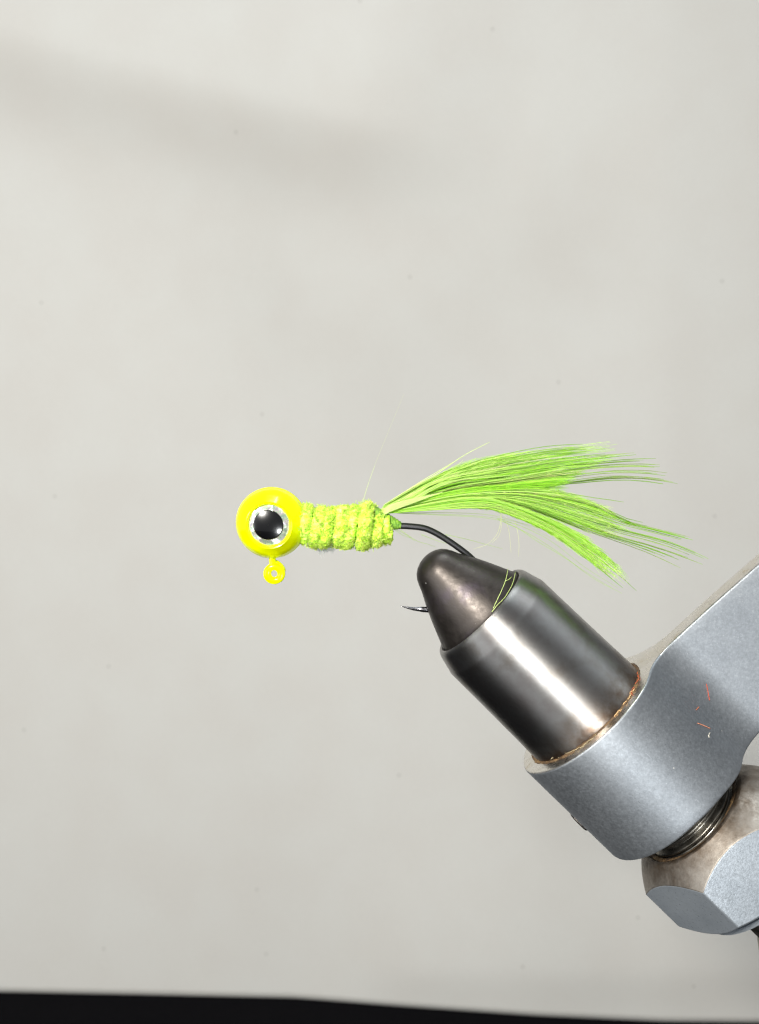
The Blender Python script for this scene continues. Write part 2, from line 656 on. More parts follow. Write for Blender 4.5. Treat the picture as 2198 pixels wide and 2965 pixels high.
_s1 = np.convolve(np.pad(np.interp(_gx, s1x, s1y), 8, mode='edge'), _k, mode='valid')
rows = []
bw = 7.0
for a in (90, 67, 45, 22, 0):
    rows.append((bw * (1 - math.cos(math.radians(a))), 0, bw * (1 - math.sin(math.radians(a)))))
nmid = 16
for i in range(1, nmid):
    rows.append((0, i / nmid, 0))
for a in (0, 30, 60, 90):
    rows.append((bw * (1 - math.cos(math.radians(a))), 1, -bw * (1 - math.sin(math.radians(a)))))
V = []
no = len(outline)
for inset, f, dsv in rows:
    for i in range(no):
        r, q = outline[i] - nrm[i] * inset
        if outline[i][1] * q < 0:
            q = 0.0
        a = np.interp(r, _gx, _s0)
        b = np.interp(r, _gx, _s1)
        if f == 0:
            s = a + dsv
        elif f == 1:
            s = b + dsv
        else:
            s = a + bw + (b - a - 2 * bw) * f
        V.append(vp(s, r, q))
Fc = []
for i in range(len(rows) - 1):
    for j in range(no):
        k = (j + 1) % no
        Fc.append((i * no + j, i * no + k, (i + 1) * no + k, (i + 1) * no + j))
for base in (0, (len(rows) - 1) * no):
    for j in range(nf - 1):
        bj, bk = (no - j) % no, (no - j - 1) % no
        if j == 0:
            Fc.append((base, base + 1, base + no - 1))
        elif j + 1 == nf - 1 and bk == nf - 1:
            Fc.append((base + j, base + j + 1, base + bj))
        else:
            Fc.append((base + j, base + j + 1, base + bk, base + bj))
holder = obj("arm", V, Fc, M_satin, vise, sharp=40)
recalc(holder)
holder.data.set_sharp_from_angle(angle=math.radians(40))
holder.data.materials.append(M_face)
for p_ in holder.data.polygons:
    cen = np.array(p_.center) / K + origin_of(vise) / K
    if np.array(p_.normal) @ A < -0.80:
        p_.material_index = 1
holder["label"] = "satin steel arm with socket around the collar"

# grime ring in the seam between collar and socket
V, Fc = [], []
nt, nr = 120, 6
for j in range(nt):
    t = 2 * math.pi * j / nt
    jit = 1 + 0.35 * math.sin(5 * t + 1) * math.sin(11 * t) + 0.3 * random.uniform(-1, 1)
    rr = 4.2 * jit
    for i in range(nr):
        a = 2 * math.pi * i / nr
        r = 196.5 + rr * math.cos(a) * 1.5
        r_w = r * math.cos(t)
        sb = np.interp(r_w, _gx, _s0)
        V.append(vp(sb - 0.5 + rr * math.sin(a) * 0.8, r_w, r * math.sin(t)))
for j in range(nt):
    for i in range(nr):
        Fc.append((j * nr + i, j * nr + (i + 1) % nr, ((j + 1) % nt) * nr + (i + 1) % nr, ((j + 1) % nt) * nr + i))
seam = obj("grime_ring", V, Fc, M_grime, vise, sharp=None)

# threaded screw behind the socket
V, Fc, UV = [], [], []
ns, nth, pitch = 130, 72, 27.0
for i in range(ns):
    s = 730 + 190 * i / (ns - 1)
    for j in range(nth):
        t = 2 * math.pi * j / nth
        f = (s / pitch + j / nth) % 1.0
        prof = min(1.0, max(0.0, 1.6 * (1 - abs(2 * f - 1)) - 0.3))
        r = 138 + 14 * prof
        V.append(vp(s, r * math.cos(t), r * math.sin(t)))
for i in range(ns - 1):
    for j in range(nth):
        k = (j + 1) % nth
        Fc.append((i * nth + j, i * nth + k, (i + 1) * nth + k, (i + 1) * nth + j))
recalc(obj("threaded_screw", V, Fc, M_screw, vise, sharp=50))

# hexagon nut
AP = 222.0
n6 = 120
hexr = lambda t: AP / math.cos(((t + math.pi / 3) % (math.pi / 3)) - math.pi / 6)
V, Fc = [], []
UVn = []
prof_rows = ["hole", "sink", "face", "c1", "c2", "s2", "s1", "back"]
for row in prof_rows:
    for j in range(n6):
        t = 2 * math.pi * j / n6
        h = hexr(t)
        if row == "hole":
            s, r = 880, 150
        elif row == "sink":
            s, r = 866, 156
        elif row == "face":
            s, r = 847.5, 172
        elif row == "c1":
            s, r = 849, 184
        elif row == "c2":
            s, r = 849 + (h - 184) * 0.98, h
        elif row == "s2":
            s, r = 1052 + (256.4 - h) * 0.85, h
        elif row == "s1":
            s, r = 1100, 190
        else:
            s, r = 1100, 100
        V.append(vp(s, r * math.cos(t), r * math.sin(t)))
        UVn.append((r if s < 1000 else 300, s))
for i in range(len(prof_rows) - 1):
    for j in range(n6):
        k = (j + 1) % n6
        Fc.append((i * n6 + j, i * n6 + k, (i + 1) * n6 + k, (i + 1) * n6 + j))
nut = obj("hex_nut", V, Fc, M_zinc, vise, sharp=20, uv=UVn)
recalc(nut)
nut.data.set_sharp_from_angle(angle=math.radians(20))
nut.data.materials.append(M_nutface)
for p_ in nut.data.polygons:
    if p_.index < 4 * n6:
        p_.material_index = 1
bevel(nut, 3.0, 2, 22)

# grease on the nut's face round the screw
V, Fc = [], []
for j in range(nt):
    t = 2 * math.pi * j / nt
    rr = 3.0 + 5 * max(0, math.sin(3 * t + 0.6)) * random.uniform(0.5, 1)
    for i in range(nr):
        a = 2 * math.pi * i / nr
        r = 160 + rr * 1.8 * math.cos(a)
        V.append(vp(856 + rr * 0.5 * math.sin(a), r * math.cos(t), r * math.sin(t)))
for j in range(nt):
    for i in range(nr):
        Fc.append((j * nr + i, j * nr + (i + 1) % nr, ((j + 1) % nt) * nr + (i + 1) % nr, ((j + 1) % nt) * nr + i))
obj("grime_ring", V, Fc, M_grime, vise, sharp=None)

lathe("washer", [(1100.5, 90), (1100.5, 196), (1103, 200), (1111, 200), (1114, 196), (1114, 60)], M_zinc, vise, 96)
lathe("spindle", [(1090, 1), (1090, 118), (1300, 118), (1303, 114), (1303, 1)], M_screw, vise, 64)

# set screw peeping out under the socket
V, Fc = [], []
n = 28
for (rr, hgt) in ((32, 190), (32, 241), (29, 244), (16, 244.5), (0.5, 244.5)):
    for j in range(n):
        t = 2 * math.pi * j / n
        kn = rr * (1 + (0.04 if (j % 2 and rr > 30) else 0))
        V.append(vp(640 + kn * math.cos(t), hgt, -16 + kn * math.sin(t)))
for i in range(4):
    for j in range(n):
        Fc.append((i * n + j, i * n + (j + 1) % n, (i + 1) * n + (j + 1) % n, (i + 1) * n + j))
recalc(obj("set_screw", V, Fc, M_jaw, vise, sharp=30))

# post that carries the vise, going down to the table
tb = Tubes()
top = P(2232, 2560, 110)
bot = P(2600, 4080, 110)
bot[2] = -H * K
tb.add(np.linspace(top, bot, 8), 60 * K, 40)
recalc(tb.build("post", M_screw, vise))

# ------------------------------------------------------------------ the jig
JD = 0.0
jig = empty("fishing_jig", P(787, 1513, JD))
tag(jig, "chartreuse feather jig with round yellow head and black pupil held by its hook", "fishing jig")

HC = np.array([787 - CX, JD, CY - 1513])


def lathe_y(name, prof, mat, parent, n=80, tilt=0.0, center=HC, sharp=40, y0=0):
    """profile (radius, depth) turned round the line of sight; tilt tips the face down"""
    V, Fc = [], []
    c, s_ = math.cos(tilt), math.sin(tilt)
    for (r, y) in prof:
        for j in range(n):
            t = 2 * math.pi * j / n
            x, yy, z = r * math.cos(t), y, r * math.sin(t)
            yy, z = yy * c - z * s_, yy * s_ + z * c
            V.append((center + np.array([x, yy, z])) * K)
    for i in range(len(prof) - 1):
        for j in range(n):
            k = (j + 1) % n
            Fc.append((i * n + j, i * n + k, (i + 1) * n + k, (i + 1) * n + j))
    o = obj(name, V, Fc, mat, parent, sharp=sharp)
    recalc(o)
    o.data.set_sharp_from_angle(angle=math.radians(sharp))
    return o


TILT = math.radians(5.0)
RH = 102.0
half = [(0.5, -70), (57.0, -70), (58.5, -72), (59.5, -77), (62, -80.5), (66, -81.5)]
for a in np.linspace(52, 79, 12):
    a = math.radians(90 - a)
    half.append((RH * math.cos(a), -RH * math.sin(a)))
# mould seam: a small step
k_ = next(i for i, (a_, b_) in enumerate(half) if i > 6 and a_ > RH * 0.925)
half[k_:k_] = [(RH * 0.915, -RH * 0.405), (RH * 0.912, -RH * 0.395), (RH * 0.921, -RH * 0.385)]
half += [(RH * 0.988, -15.5), (RH * 0.996, -13), (RH * 1.008, -11), (RH * 1.012, -5), (RH * 1.012, 0)]
prof = half + [(r, -y) for r, y in half[::-1][1:]]
head = lathe_y("head", prof, M_yellow, jig, 96, TILT, sharp=60)

# eye: dome with foil ring and pupil, one on each cheek
DR = 140.0


def dome(rho):
    return -70 - 4 - (math.sqrt(DR ** 2 - rho ** 2) - math.sqrt(DR ** 2 - 57 ** 2))


for side in (1, -1):
    iris_prof = [(r, side * (dome(r))) for r in np.linspace(41, 57, 10)] + [(57.2, side * -69)]
    iris = lathe_y("eye", iris_prof, M_foil, head, 96, TILT, sharp=60)
    iris["label"] = "silver foil eye ring with black pupil"
    V, Fc = [], []
    pp = [(r, side * (dome(r) - 1.0)) for r in (0.3, 6, 12, 18, 24, 30, 36, 40, 42)] + [(42.8, side * (dome(42.8) + 1))]
    c_off = HC + np.array([-2.2, 0, 0.8])
    lathe_y("pupil", pp, M_pupil, iris, 72, TILT, center=c_off, sharp=60)

# line eyelet below the head, painted over
V, Fc = [], []
ec = np.array([794.5 - CX, JD, CY - 1661])
n1, n2 = 48, 16
for i in range(n1):
    t = 2 * math.pi * i / n1
    for j in range(n2):
        a = 2 * math.pi * j / n2
        w = 11.2 + 0.7 * math.sin(t * 2 + 1)
        r = 20.3 + w * math.cos(a)
        V.append((ec + np.array([r * math.cos(t), 8.5 * math.sin(a) - 2 * math.sin(t), r * math.sin(t)])) * K)
for i in range(n1):
    for j in range(n2):
        Fc.append((i * n2 + j, i * n2 + (j + 1) % n2, ((i + 1) % n1) * n2 + (j + 1) % n2, ((i + 1) % n1) * n2 + j))
eyelet = recalc(obj("eyelet", V, Fc, M_yellow, jig, sharp=None))
tb = Tubes()
tb.add(catmull([P(789, 1598, 2), P(789, 1620, 2), P(790, 1634, 1), P(784, 1646, 0)], 14), np.array([12, 11.5, 11, 10.6, 10.4, 10.2, 10.2, 10.2, 10.2, 10.2, 10, 9.6, 9, 8]) * K, 16)
recalc(tb.build("stem", M_yellow, eyelet))
tb = Tubes()
tb.add(catmull([P(795, 1625, 10), P(807, 1634, 10), P(818, 1645, 8), P(824, 1655, 5)], 10), np.array([5, 7, 8, 8, 8, 8, 7.5, 7, 6, 4]) * K, 12)
recalc(tb.build("wire_end", M_yellow, eyelet))

# hook
hp = [(860, 1523, 0), (1000, 1523, 0), (1142, 1523, 0), (1180, 1523.5, 0), (1227, 1529, 0), (1263, 1544, 0), (1299, 1566, 0), (1336, 1592, 0), (1365, 1616, 0),
      (1392, 1648, 0), (1402, 1690, 0), (1385, 1733, 0), (1345, 1760, 0), (1300, 1769, 0), (1255, 1767.5, 0)]
path = catmull([P(*q) for q in hp], 90)
tb = Tubes()
tb.add(path, 9.2 * K, 14)
hook = recalc(tb.build("hook", M_hook, jig))
pth = catmull([P(1275, 1768, 0), P(1240, 1765.5, 0), P(1222, 1764.5, 0), P(1200, 1763, 0), P(1180, 1759.5, 0), P(1160, 1754.5, 0)], 22)
rr = np.interp(np.linspace(0, 1, 22), [0, 0.25, 0.45, 0.55, 0.8, 1.0], [8.6, 8.4, 8.2, 6.2, 3.6, 0.5])
tb = Tubes()
tb.add(pth, rr * K, 12)
recalc(tb.build("hook_point", M_point, hook))

# body of chenille wraps
LIME = np.array([0.80, 0.99, 0.22])


def tuft(tb, root, d, length, rad, n, spread, colr):
    for _ in range(n):
        dd = d + rng.normal(0, spread, 3)
        dd /= np.linalg.norm(dd)
        bend = rng.normal(0, 0.35, 3)
        L = length * rng.uniform(0.65, 1.1)
        p0 = root + rng.normal(0, 2.0, 3) * K
        p1 = p0 + dd * L * 0.5 * K
        p2 = p1 + (dd + bend) / np.linalg.norm(dd + bend) * L * 0.5 * K
        tb.add([p0, p1, p2], np.array([1.0, 0.95, 0.7]) * rad * K, 3, np.clip(colr * rng.uniform(0.88, 1.12), 0, 1), cap=False)


body_parent = None
wraps = []
wx = [886, 921, 953, 985, 1019, 1056]
tops = [1456, 1462, 1461, 1459, 1457, 1450]
bots = [1578, 1589, 1593, 1590, 1595, 1596]
# thread-wound core under the wraps
tb = Tubes()
tb.add(np.linspace(P(862, 1523), P(1128, 1527), 20), np.full(20, 38.0) * K, 24)
body = recalc(tb.build("body", M_core, jig))
body["label"] = "fuzzy lime green chenille body"
specs = []
for i, x in enumerate(wx):
    cy = 0.5 * (tops[i] + bots[i])
    specs.append((x + (0, 2, -3, 3, -2, 1)[i], cy, 0.5 * (bots[i] - tops[i]) - 2 + (0, 1, -1.5, 1, -1, 1)[i], (20, 22, 19.5, 22, 20, 22)[i], (0.08, 0.17, 0.24, 0.10, 0.2, 0.12)[i], 1.0))
specs.append((1092, 1533, 55, 19.0, 0.1, 1.0))
specs.append((1119, 1541, 37, 19.0, 0.0, 1.0))
for wi, (x, cy, R, tr, lean, dens) in enumerate(specs):
    V, Fc = [], []
    n1, n2 = 200, 34
    Rm = R - tr
    ph = rng.uniform(0, 6.28, 4)
    for a in range(n1):
        t = 2 * math.pi * a / n1
        lump = 1 + 0.10 * math.sin(4 * t + ph[0]) + 0.08 * math.sin(7 * t + ph[1])
        for b in range(n2):
            u = 2 * math.pi * b / n2
            cu, su = math.cos(u), math.sin(u)
            pv = Vector((x + tr * su, (Rm + tr * cu) * math.sin(t), (Rm + tr * cu) * math.cos(t)))
            dz = 4.6 * mnoise.noise(pv / 15.0) + 3.4 * mnoise.noise(pv / 6.5) + 1.8 * mnoise.noise(pv / 3.2)
            rr = Rm + ((tr - 3) * lump + dz) * cu
            xx = (tr - 1.5 + dz) * su
            zz = rr * math.cos(t)
            V.append(P(x, cy) + np.array([xx + lean * zz, rr * math.sin(t), zz]) * K)
    for a in range(n1):
        for b in range(n2):
            Fc.append((a * n2 + b, a * n2 + (b + 1) % n2, ((a + 1) % n1) * n2 + (b + 1) % n2, ((a + 1) % n1) * n2 + b))
    wrap = recalc(obj("chenille_wrap", V, Fc, M_core, body, sharp=None))
    tb = Tubes()
    ntuft = int(230 * R / 66)
    for _ in range(ntuft):
        t = rng.uniform(0, 2 * math.pi)
        if math.sin(t) > 0.45 and rng.random() < 0.6:
            continue
        u = rng.uniform(-1.15, 1.15)
        lump = 1 + 0.10 * math.sin(4 * t + ph[0]) + 0.08 * math.sin(7 * t + ph[1])
        rr = Rm + (tr - 5) * lump * math.cos(u)
        zz = rr * math.cos(t)
        root = P(x, cy) + np.array([(tr - 3) * math.sin(u) + lean * zz, rr * math.sin(t), zz]) * K
        d = np.array([math.sin(u) * 0.55, math.sin(t) * math.cos(u), math.cos(t) * math.cos(u)])
        shade = rng.uniform(0, 1)
        c = LIME * (1 - 0.08 * shade) + np.array([0.16, 0.08, 0.06]) * max(0, rng.normal(0.2, 0.4))
        tuft(tb, root, d, rng.uniform(6, 10), rng.uniform(0.7, 1.1), 5, 0.45, np.clip(c, 0, 0.97))
    for _ in range(int(26 * R / 66)):
        t = rng.uniform(0, 2 * math.pi)
        if math.sin(t) > 0.45:
            continue
        u = rng.normal(0, 0.7)
        rr = Rm + (tr - 6) * math.cos(u)
        zz = rr * math.cos(t)
        root = P(x, cy) + np.array([(tr - 3) * math.sin(u) + lean * zz, rr * math.sin(t), zz]) * K
        d = np.array([math.sin(u), math.sin(t) * math.cos(u), math.cos(t) * math.cos(u)])
        tuft(tb, root, d, rng.uniform(11, 18), rng.uniform(0.8, 1.2), 6, 0.30, np.clip(LIME * np.array([1.02, 1, 1.2]), 0, 0.98))
    fz = tb.build("chenille_pile", M_chenille, body)
    fz["kind"] = "stuff"

# tie-in thread where the tail is bound on
V, Fc = [], []
n1, n2 = 26, 20
for i in range(n1):
    f = i / (n1 - 1)
    x = 1086 + 76 * f
    cyy = 1497 + 24 * f ** 0.8
    r = 26 * (1 - f) ** 0.8 + 9 + 1.6 * math.sin(i * 2.4)
    for j in range(n2):
        t = 2 * math.pi * j / n2
        V.append(P(x, cyy) + np.array([0, r * math.sin(t), r * math.cos(t)]) * K)
for i in range(n1 - 1):
    for j in range(n2):
        Fc.append((i * n2 + j, i * n2 + (j + 1) % n2, (i + 1) * n2 + (j + 1) % n2, (i + 1) * n2 + j))
recalc(obj("tie_in_thread", V, Fc, M_thread, jig, sharp=None))

# ---- feather tail
GA = [[(1112, 1464), (1245, 1386), (1338, 1348), (1440, 1322), (1585, 1294), (1710, 1285)],
      [(1108, 1470), (1250, 1398), (1340, 1366), (1440, 1343), (1600, 1318), (1740, 1306)],
      [(1107, 1475), (1300, 1404), (1400, 1384), (1480, 1368), (1625, 1344), (1712, 1335), (1825, 1321), (1885, 1316)],
      [(1105, 1478), (1300, 1418), (1480, 1393), (1589, 1375), (1734, 1357), (1843, 1353), (1934, 1360)],
      [(1104, 1480), (1300, 1426), (1480, 1408), (1662, 1390), (1770, 1376), (1880, 1378), (1956, 1389)],
      [(1103, 1482), (1300, 1432), (1480, 1415), (1662, 1403), (1789, 1395), (1880, 1401), (1969, 1417)]]
WA = [0.72, 0.80, 0.90, 0.74, 0.66, 0.62]
GB = [[(1105, 1481), (1300, 1433), (1480, 1416), (1570, 1414), (1662, 1424), (1745, 1433), (1827, 1444)],
      [(1105, 1483), (1300, 1438), (1480, 1424), (1589, 1431), (1680, 1446), (1752, 1471), (1818, 1510), (1900, 1528), (1994, 1552)],
      [(1104, 1484), (1300, 1441), (1480, 1434), (1589, 1451), (1698, 1481), (1807, 1519), (1900, 1543), (2014, 1573)],
      [(1103, 1485), (1300, 1444), (1480, 1443), (1589, 1466), (1698, 1502), (1814, 1535), (1916, 1560), (1988, 1586), (2057, 1619)],
      [(1102, 1486), (1300, 1448), (1420, 1440), (1500, 1456), (1589, 1484), (1698, 1524), (1770, 1550), (1898, 1586), (1988, 1619), (2043, 1640)],
      [(1101, 1487), (1280, 1455), (1400, 1440), (1490, 1460), (1589, 1495), (1680, 1533), (1760, 1561), (1843, 1588), (1923, 1622)]]
WB = [0.78, 0.79, 0.77, 0.76, 0.74, 0.80]
GC = [[(1101, 1486), (1250, 1456), (1380, 1439), (1480, 1459), (1589, 1499), (1662, 1534), (1745, 1573)],
      [(1100, 1487), (1250, 1464), (1400, 1448), (1516, 1479), (1625, 1528), (1716, 1585), (1789, 1640), (1854, 1715)],
      [(1100, 1488), (1250, 1471), (1400, 1460), (1480, 1479), (1589, 1529), (1698, 1603), (1770, 1658), (1838, 1711)],
      [(1100, 1488), (1250, 1477), (1400, 1472), (1490, 1497), (1589, 1540), (1680, 1604), (1752, 1664), (1805, 1706)]]
WC = [0.97, 0.96, 0.95, 0.93]


GM = [[(1104, 1481), (1300, 1424), (1480, 1402), (1600, 1388), (1700, 1382)],
      [(1104, 1482), (1300, 1432), (1480, 1414), (1600, 1404), (1670, 1404)],
      [(1103, 1484), (1300, 1440), (1480, 1424), (1590, 1428), (1665, 1440)]]
WM = [0.96, 0.97, 0.97]


def fan(guides, n=26):
    return np.array([catmull(np.asarray(gd, float), n) for gd in guides])


def feather(name, guides, web, nb, nfine, depth, bow, cols, single=0.13, lump=None):
    """barbs laid between guide lines; depth spreads towards the tip so that the feather has body"""
    G = fan(guides)
    n = G.shape[1]
    tb = Tubes()
    bl = Tubes()
    ng = len(guides) - 1
    tt = np.linspace(0, 1, n)
    total = nb + nfine
    for b in range(total):
        fine = b >= nb
        u = rng.uniform(0, 1) if fine else (b + rng.uniform(0, 1)) / nb
        x = u * ng
        i = min(int(x), ng - 1)
        f = x - i
        path = G[i] * (1 - f) + G[i + 1] * f
        wend = web[i] * (1 - f) + web[i + 1] * f
        if not fine and rng.random() < single:
            end = rng.uniform(wend, 1.0) if rng.random() < 0.35 else rng.uniform(0.92, 1.0)
        else:
            end = wend * (1 - abs(rng.normal(0, 0.095))) if rng.random() < 0.72 else wend * rng.uniform(0.55, 1.0)
        d0 = depth + rng.normal(0, 9)
        dl = bow * (u - 0.5) + rng.normal(0, 12)
        wob = rng.normal(0, 1.3)
        ph = rng.uniform(0, 6.28)
        m_ = 18
        te = np.linspace(0.0, end, m_)
        px = np.interp(te, tt, path[:, 0])
        py = np.interp(te, tt, path[:, 1]) + wob * np.sin(te * 9 + ph) * te + rng.normal(0, 3.2) * te ** 2 + (rng.normal(0, 9) * te ** 3 if rng.random() < 0.12 else 0)
        dd = d0 * np.minimum(1, te * 3 + 0.15) + dl * te
        pts = np.stack([(px - CX) * (1 + dd / F), dd, (CY - py) * (1 + dd / F)], axis=1) * K
        r0 = rng.uniform(0.55, 0.85) if fine else rng.uniform(0.95, 1.55)
        rad = r0 * (1 - 0.55 * (te / max(end, 1e-3)) ** 1.6)
        rad[-1] *= 0.4
        c = cols[rng.integers(0, len(cols))] * rng.uniform(0.86, 1.1)
        if end > wend * 1.04:
            rad = np.maximum(rad, 1.15) * np.where(np.arange(m_) > m_ - 2, 0.5, 1.0)
            c = c * np.array([0.55, 0.62, 0.5])  # long tips darkened in colour, as seen against the bright paper
        tb.add(pts, rad * K, 3, np.clip(c, 0, 0.97), cap=False)
        # fine barbules along the outer part of the barb
        if end <= wend * 1.04:
            seg = pts[1:] - pts[:-1]
            seg /= np.linalg.norm(seg, axis=1)[:, None]
            for _ in range(9 if not fine else 4):
                a = int(m_ * rng.uniform(0.42, 0.97))
                a = min(a, m_ - 2)
                side = rng.choice((-1.0, 1.0))
                tdir = seg[a]
                perp = np.array([-tdir[2], 0.0, tdir[0]]) * side + np.array([0, rng.normal(0, 0.5), 0])
                L = rng.uniform(9, 24)
                q0 = pts[a]
                q1 = q0 + (tdir + 0.33 * perp) * L * 0.5 * K
                q2 = q1 + (tdir + 0.20 * perp) * L * 0.5 * K
                bl.add([q0, q1, q2], np.array([0.5, 0.42, 0.2]) * K, 3, np.clip(c * 1.1, 0, 0.97), cap=False)
    tb.V += bl.V
    tb.C += bl.C
    tb.F += [tuple(i_ + tb.n for i_ in f_) for f_ in bl.F]
    tb.n += bl.n
    o = tb.build(name, M_barb, tail)
    o["kind"] = "stuff"
    return o


G1 = np.array([0.55, 0.97, 0.08])
G2 = np.array([0.67, 0.98, 0.22])
G3 = np.array([0.84, 0.98, 0.40])
G4 = np.array([0.17, 0.50, 0.03])
# quill stubs bound together: the tail's own mesh
tb = Tubes()
for k in range(5):
    a = P(1088, 1494 - 2 * k, 0)
    b = P(1210 + 20 * k, 1450 - 9 * k + 10, -4 + 3 * k)
    tb.add(catmull([a, 0.5 * (a + b) + np.array([0, 0, 2 * K]), b], 10), np.linspace(3.2, 1.2, 10) * K, 6, G1)
tail = tb.build("tail", M_barb, jig)
tail["label"] = "soft lime green feather tail"

feather("feather", GA, WA, 165, 230, 26, 50, [G1, G2, G2, G3], 0.26)
feather("feather", GM, WM, 90, 160, 14, 30, [G1, G2, G1], 0.05)
feather("feather", GB, WB, 125, 210, -2, 30, [G2, G2, G1, G3], 0.22)
feather("feather", GC, WC, 105, 130, -18, 24, [G2, G3, G1, G2], 0.10)

# bright front strands and dark ones
tb = Tubes()


def strand(pts, r, c, depth=-20, d2=None):
    pth = catmull([tuple(q) for q in pts], 22)
    d2_ = depth if d2 is None else d2
    dd = np.linspace(0, 1, 22) * (d2_ - depth) + depth
    dd = dd * np.minimum(1, np.linspace(0.1, 4, 22))
    p3 = np.stack([(pth[:, 0] - CX) * (1 + dd / F), dd, (CY - pth[:, 1]) * (1 + dd / F)], axis=1) * K
    tb.add(p3, np.linspace(r, r * 0.45, 22) * K, 3, c, cap=False)


for k in range(34):
    f = rng.uniform(0, 1)
    e = rng.uniform(0.35, 1.0)
    x1, y1 = 1430 + 90 * rng.uniform(-1, 1), 1322 + 52 * f + rng.uniform(-6, 6)
    strand([(1095 + 6 * f, 1484 + 8 * (1 - f) - 10 * f), (1180 + 20 * f, 1434 + 14 * f), (1290, 1374 + 30 * f), (x1, y1 + 8)], rng.uniform(0.75, 1.3), np.clip((G3 if k % 3 == 0 else G2) * rng.uniform(0.9, 1.1), 0, 0.97), -24, -14)
for k in range(10):
    strand([(1092, 1500 - k), (1140, 1477 - 2 * k), (1210 + 8 * k, 1452 - 3 * k)], 1.7, G3, -26)
# loose wisps along the upper edge
for k in range(60):
    f = rng.uniform(0, 1)
    x1 = rng.uniform(1420, 1790)
    y1 = 1316 - 36 * (x1 - 1420) / 330 + 24 * f + rng.normal(0, 5)
    strand([(1110, 1467 + 6 * f), (1245 + 10 * f, 1386 + 12 * f), (0.5 * (1245 + x1), 0.5 * (1386 + y1) - 14 + 8 * f), (x1, max(y1, 1278))], rng.uniform(0.6, 1.0), np.clip(G2 * rng.uniform(0.85, 1.1), 0, 0.97), 10, 40)
# the long hair that stands off above
strand([(1112, 1462), (1200, 1408), (1260, 1375), (1345, 1318), (1418, 1280)], 1.5, G3, -8, -20)
strand([(1112, 1462), (1210, 1400), (1290, 1352), (1340, 1322)], 1.3, G3, -8, -16)
# thin hairs below the tail and beside the shank
for pts in ([(1135, 1484), (1250, 1488), (1380, 1494), (1470, 1506), (1560, 1528)],
            [(1150, 1486), (1280, 1492), (1400, 1499), (1500, 1518)],
            [(1140, 1483), (1250, 1484), (1400, 1489), (1500, 1512), (1600, 1560)],
            [(1290, 1548), (1350, 1561), (1410, 1577), (1455, 1589)],
            [(1160, 1535), (1205, 1565), (1240, 1576), (1262, 1584)],
            [(1140, 1530), (1170, 1545), (1200, 1566)],
            [(1140, 1532), (1165, 1549), (1190, 1558)],
            [(1220, 1548), (1270, 1567), (1320, 1580)],
            [(1440, 1503), (1500, 1530), (1560, 1570), (1640, 1618), (1720, 1676), (1801, 1718)],
            [(1460, 1512), (1530, 1545), (1600, 1588), (1690, 1652), (1780, 1708)],
            [(1440, 1500), (1520, 1528), (1600, 1570), (1690, 1640), (1790, 1703)]):
    strand(pts, 0.8, G2 * 0.75, -4, 12)
# pale curls that hang in front
for pts in ([(1445, 1478), (1450, 1505), (1440, 1545), (1412, 1575), (1370, 1590)],
            [(1450, 1480), (1453, 1510), (1446, 1548), (1425, 1572)],
            [(1466, 1508), (1474, 1540), (1478, 1575), (1480, 1600)],
            [(1492, 1512), (1500, 1545), (1503, 1580), (1501, 1612)],
            [(1436, 1472), (1456, 1490), (1470, 1500)], [(1430, 1455), (1462, 1480), (1492, 1496)], [(1445, 1452), (1475, 1475), (1500, 1498)]):
    strand(pts, 0.5, np.clip(G3 * 1.05, 0, 0.95), -34, -40)
# two long hairs rising from the body
strand([(1052, 1452), (1075, 1375), (1108, 1290), (1170, 1140)], 0.22, G3, 20, 60)
strand([(1050, 1453), (1066, 1402), (1085, 1350)], 0.42, G3, 10, 20)
tb.build("stray_barbs", M_barb, tail)["kind"] = "stuff"

# grey lint caught under the body
tb = Tubes()
for k in range(110):
    x = 915 + 52 * rng.random()
    p0 = P(x, 1588 + rng.uniform(-4, 4), 40)
    d = rng.normal(0, 1, 3)
    d[2] = -abs(d[2]) - 0.4
    d /= np.linalg.norm(d)
    L = rng.uniform(8, 20) * (0.5 + 0.6 * (1 - abs(x - 938) / 30))
    tb.add([p0, p0 + d * L * 0.5 * K, p0 + (d + rng.normal(0, 0.3, 3)) * L * K], np.array([1, 0.8, 0.4]) * 0.6 * K, 3, (0.86, 0.92, 0.90), cap=False)
lint = tb.build("fibre_fuzz", M_lint, body)
lint["kind"] = "stuff"
lint["label"] = "greyish loose fuzz hanging under the body"

# ------------------------------------------------------------------ scraps lying on the vise
bpy.context.view_layer.update()


def surface(names):
    trees = []
    for o in bpy.data.objects:
        if o.type == 'MESH' and o.name.split(".")[0] in names:
            mw = o.matrix_world
            trees.append(BVHTree.FromPolygons([mw @ q.co for q in o.data.vertices], [tuple(p.vertices) for p in o.data.polygons]))
    return trees


def on_surface(trees, px, py, lift=1.0):
    c = Vector((0, -0.1, 0))
    d = (Vector(P(px, py, 0)) - c).normalized()
    best = None
    for t in trees:
        loc, nr_, idx, dist = t.ray_cast(c, d)
        if loc is not None and (best is None or dist < best[1]):
            if nr_.dot(d) > 0:
                nr_ = -nr_
            best = (loc + nr_ * lift * K, dist)
    return np.array(best[0]) if best else P(px, py, 0)


T_arm = surface(["arm"])
T_front = surface(["jaw", "collar", "arm"])


def scrap(name, pts, r, c, label, cat, trees, group=None, n=12, lift=1.0):
    pp = catmull(np.asarray(pts, float), n)
    p3 = [on_surface(trees, x, y, r + lift * 0.3) for x, y in pp]
    t = Tubes()
    t.add(p3, r * K, 5, c)
    base = np.mean(p3, axis=0)
    o = t.build(name, M_lint, None, loc=base)
    tag(o, label, cat, group)
    return o


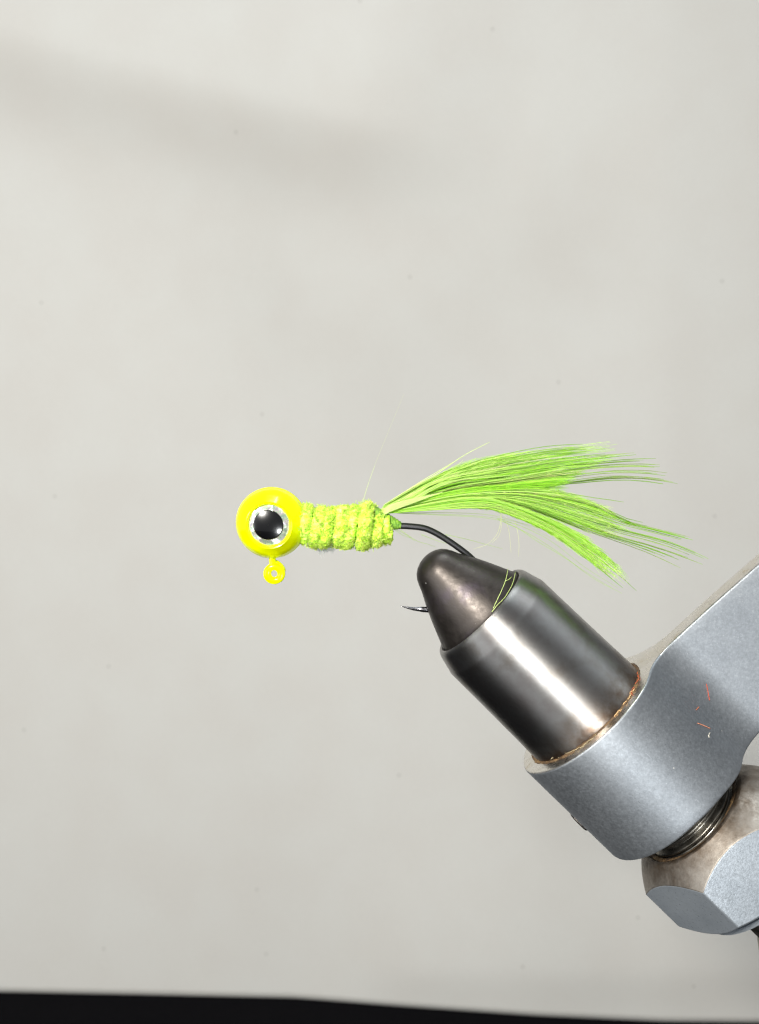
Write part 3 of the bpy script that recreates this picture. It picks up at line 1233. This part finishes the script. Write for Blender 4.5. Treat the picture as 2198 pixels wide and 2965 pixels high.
RED = (0.80, 0.10, 0.04)
GOLD = (0.75, 0.45, 0.20)
scrap("thread_scrap", [(2045, 1980), (2049, 2000), (2054, 2028)], 1.0, (0.72, 0.14, 0.07), "longest red thread scrap lying upright on the steel arm", "thread", T_arm, "scraps on the vise")
scrap("thread_scrap", [(2015, 2056), (2023, 2047)], 1.0, (0.80, 0.26, 0.12), "shortest orange thread scrap on the steel arm", "thread", T_arm, "scraps on the vise")
scrap("thread_scrap", [(2019, 2094), (2037, 2101), (2056, 2110)], 1.0, (0.85, 0.38, 0.22), "orange thread scrap lying slanted on the steel arm, lowest of the three", "thread", T_arm, "scraps on the vise")
scrap("fibre_curl", [(2055, 2122), (2051, 2130), (2053, 2136)], 1.2, (0.8, 0.76, 0.66), "tiny pale fibre curl below the orange threads on the arm", "fibre", T_arm, "scraps on the vise")
scrap("feather_barb", [(1471, 1646), (1464, 1680), (1450, 1715), (1428, 1762)], 0.75, np.clip(G3, 0, 1), "loose lime fibre crossing the jaws, left of two", "fibre", T_front, "scraps on the vise", 24, 2)
scrap("feather_barb", [(1493, 1655), (1484, 1690), (1463, 1728), (1440, 1752), (1424, 1772)], 0.75, np.clip(G3, 0, 1), "loose lime fibre along the edge of the jaws, right of two", "fibre", T_front, "scraps on the vise", 24, 2)
scrap("feather_barb", [(1464, 1683), (1474, 1678), (1481, 1671)], 0.65, np.clip(G3, 0, 1), "short lime fibre stub on the jaws between the two long ones", "fibre", T_front, "scraps on the vise", 8, 2)


def seam_fibre(t0, t1, r, colr, label, jit=2.0, rad=1.15, name="copper_fibre"):
    t = Tubes()
    pts = []
    w1 = w2 = 0.0
    for k, a in enumerate(np.linspace(t0, t1, 26)):
        w1 = 0.75 * w1 + rng.normal(0, 1.0)
        w2 = 0.75 * w2 + rng.normal(0, 1.0)
        rw = r + jit * w1
        rx = rw * math.cos(a)
        sb = np.interp(rx, _gx, _s0)
        pts.append(vp(sb - 3.5 + 0.6 * jit * w2, rx, rw * math.sin(a)))
    t.add(pts, rad * K, 5, colr)
    tag(t.build(name, M_lint, None, loc=np.mean(pts, axis=0)), label, "fibre", "scraps on the vise")


seam_fibre(math.radians(128), math.radians(164), 200, (0.62, 0.16, 0.07), "dark copper red fibre lying in the right end of the collar seam")
seam_fibre(math.radians(104), math.radians(136), 200, (0.85, 0.58, 0.30), "golden fibre lying in the middle of the collar seam", 2.0, 1.1)
seam_fibre(math.radians(36), math.radians(84), 202, (0.55, 0.47, 0.30), "pale tan fibre lying in the lower left of the collar seam", 3.0, 0.9)
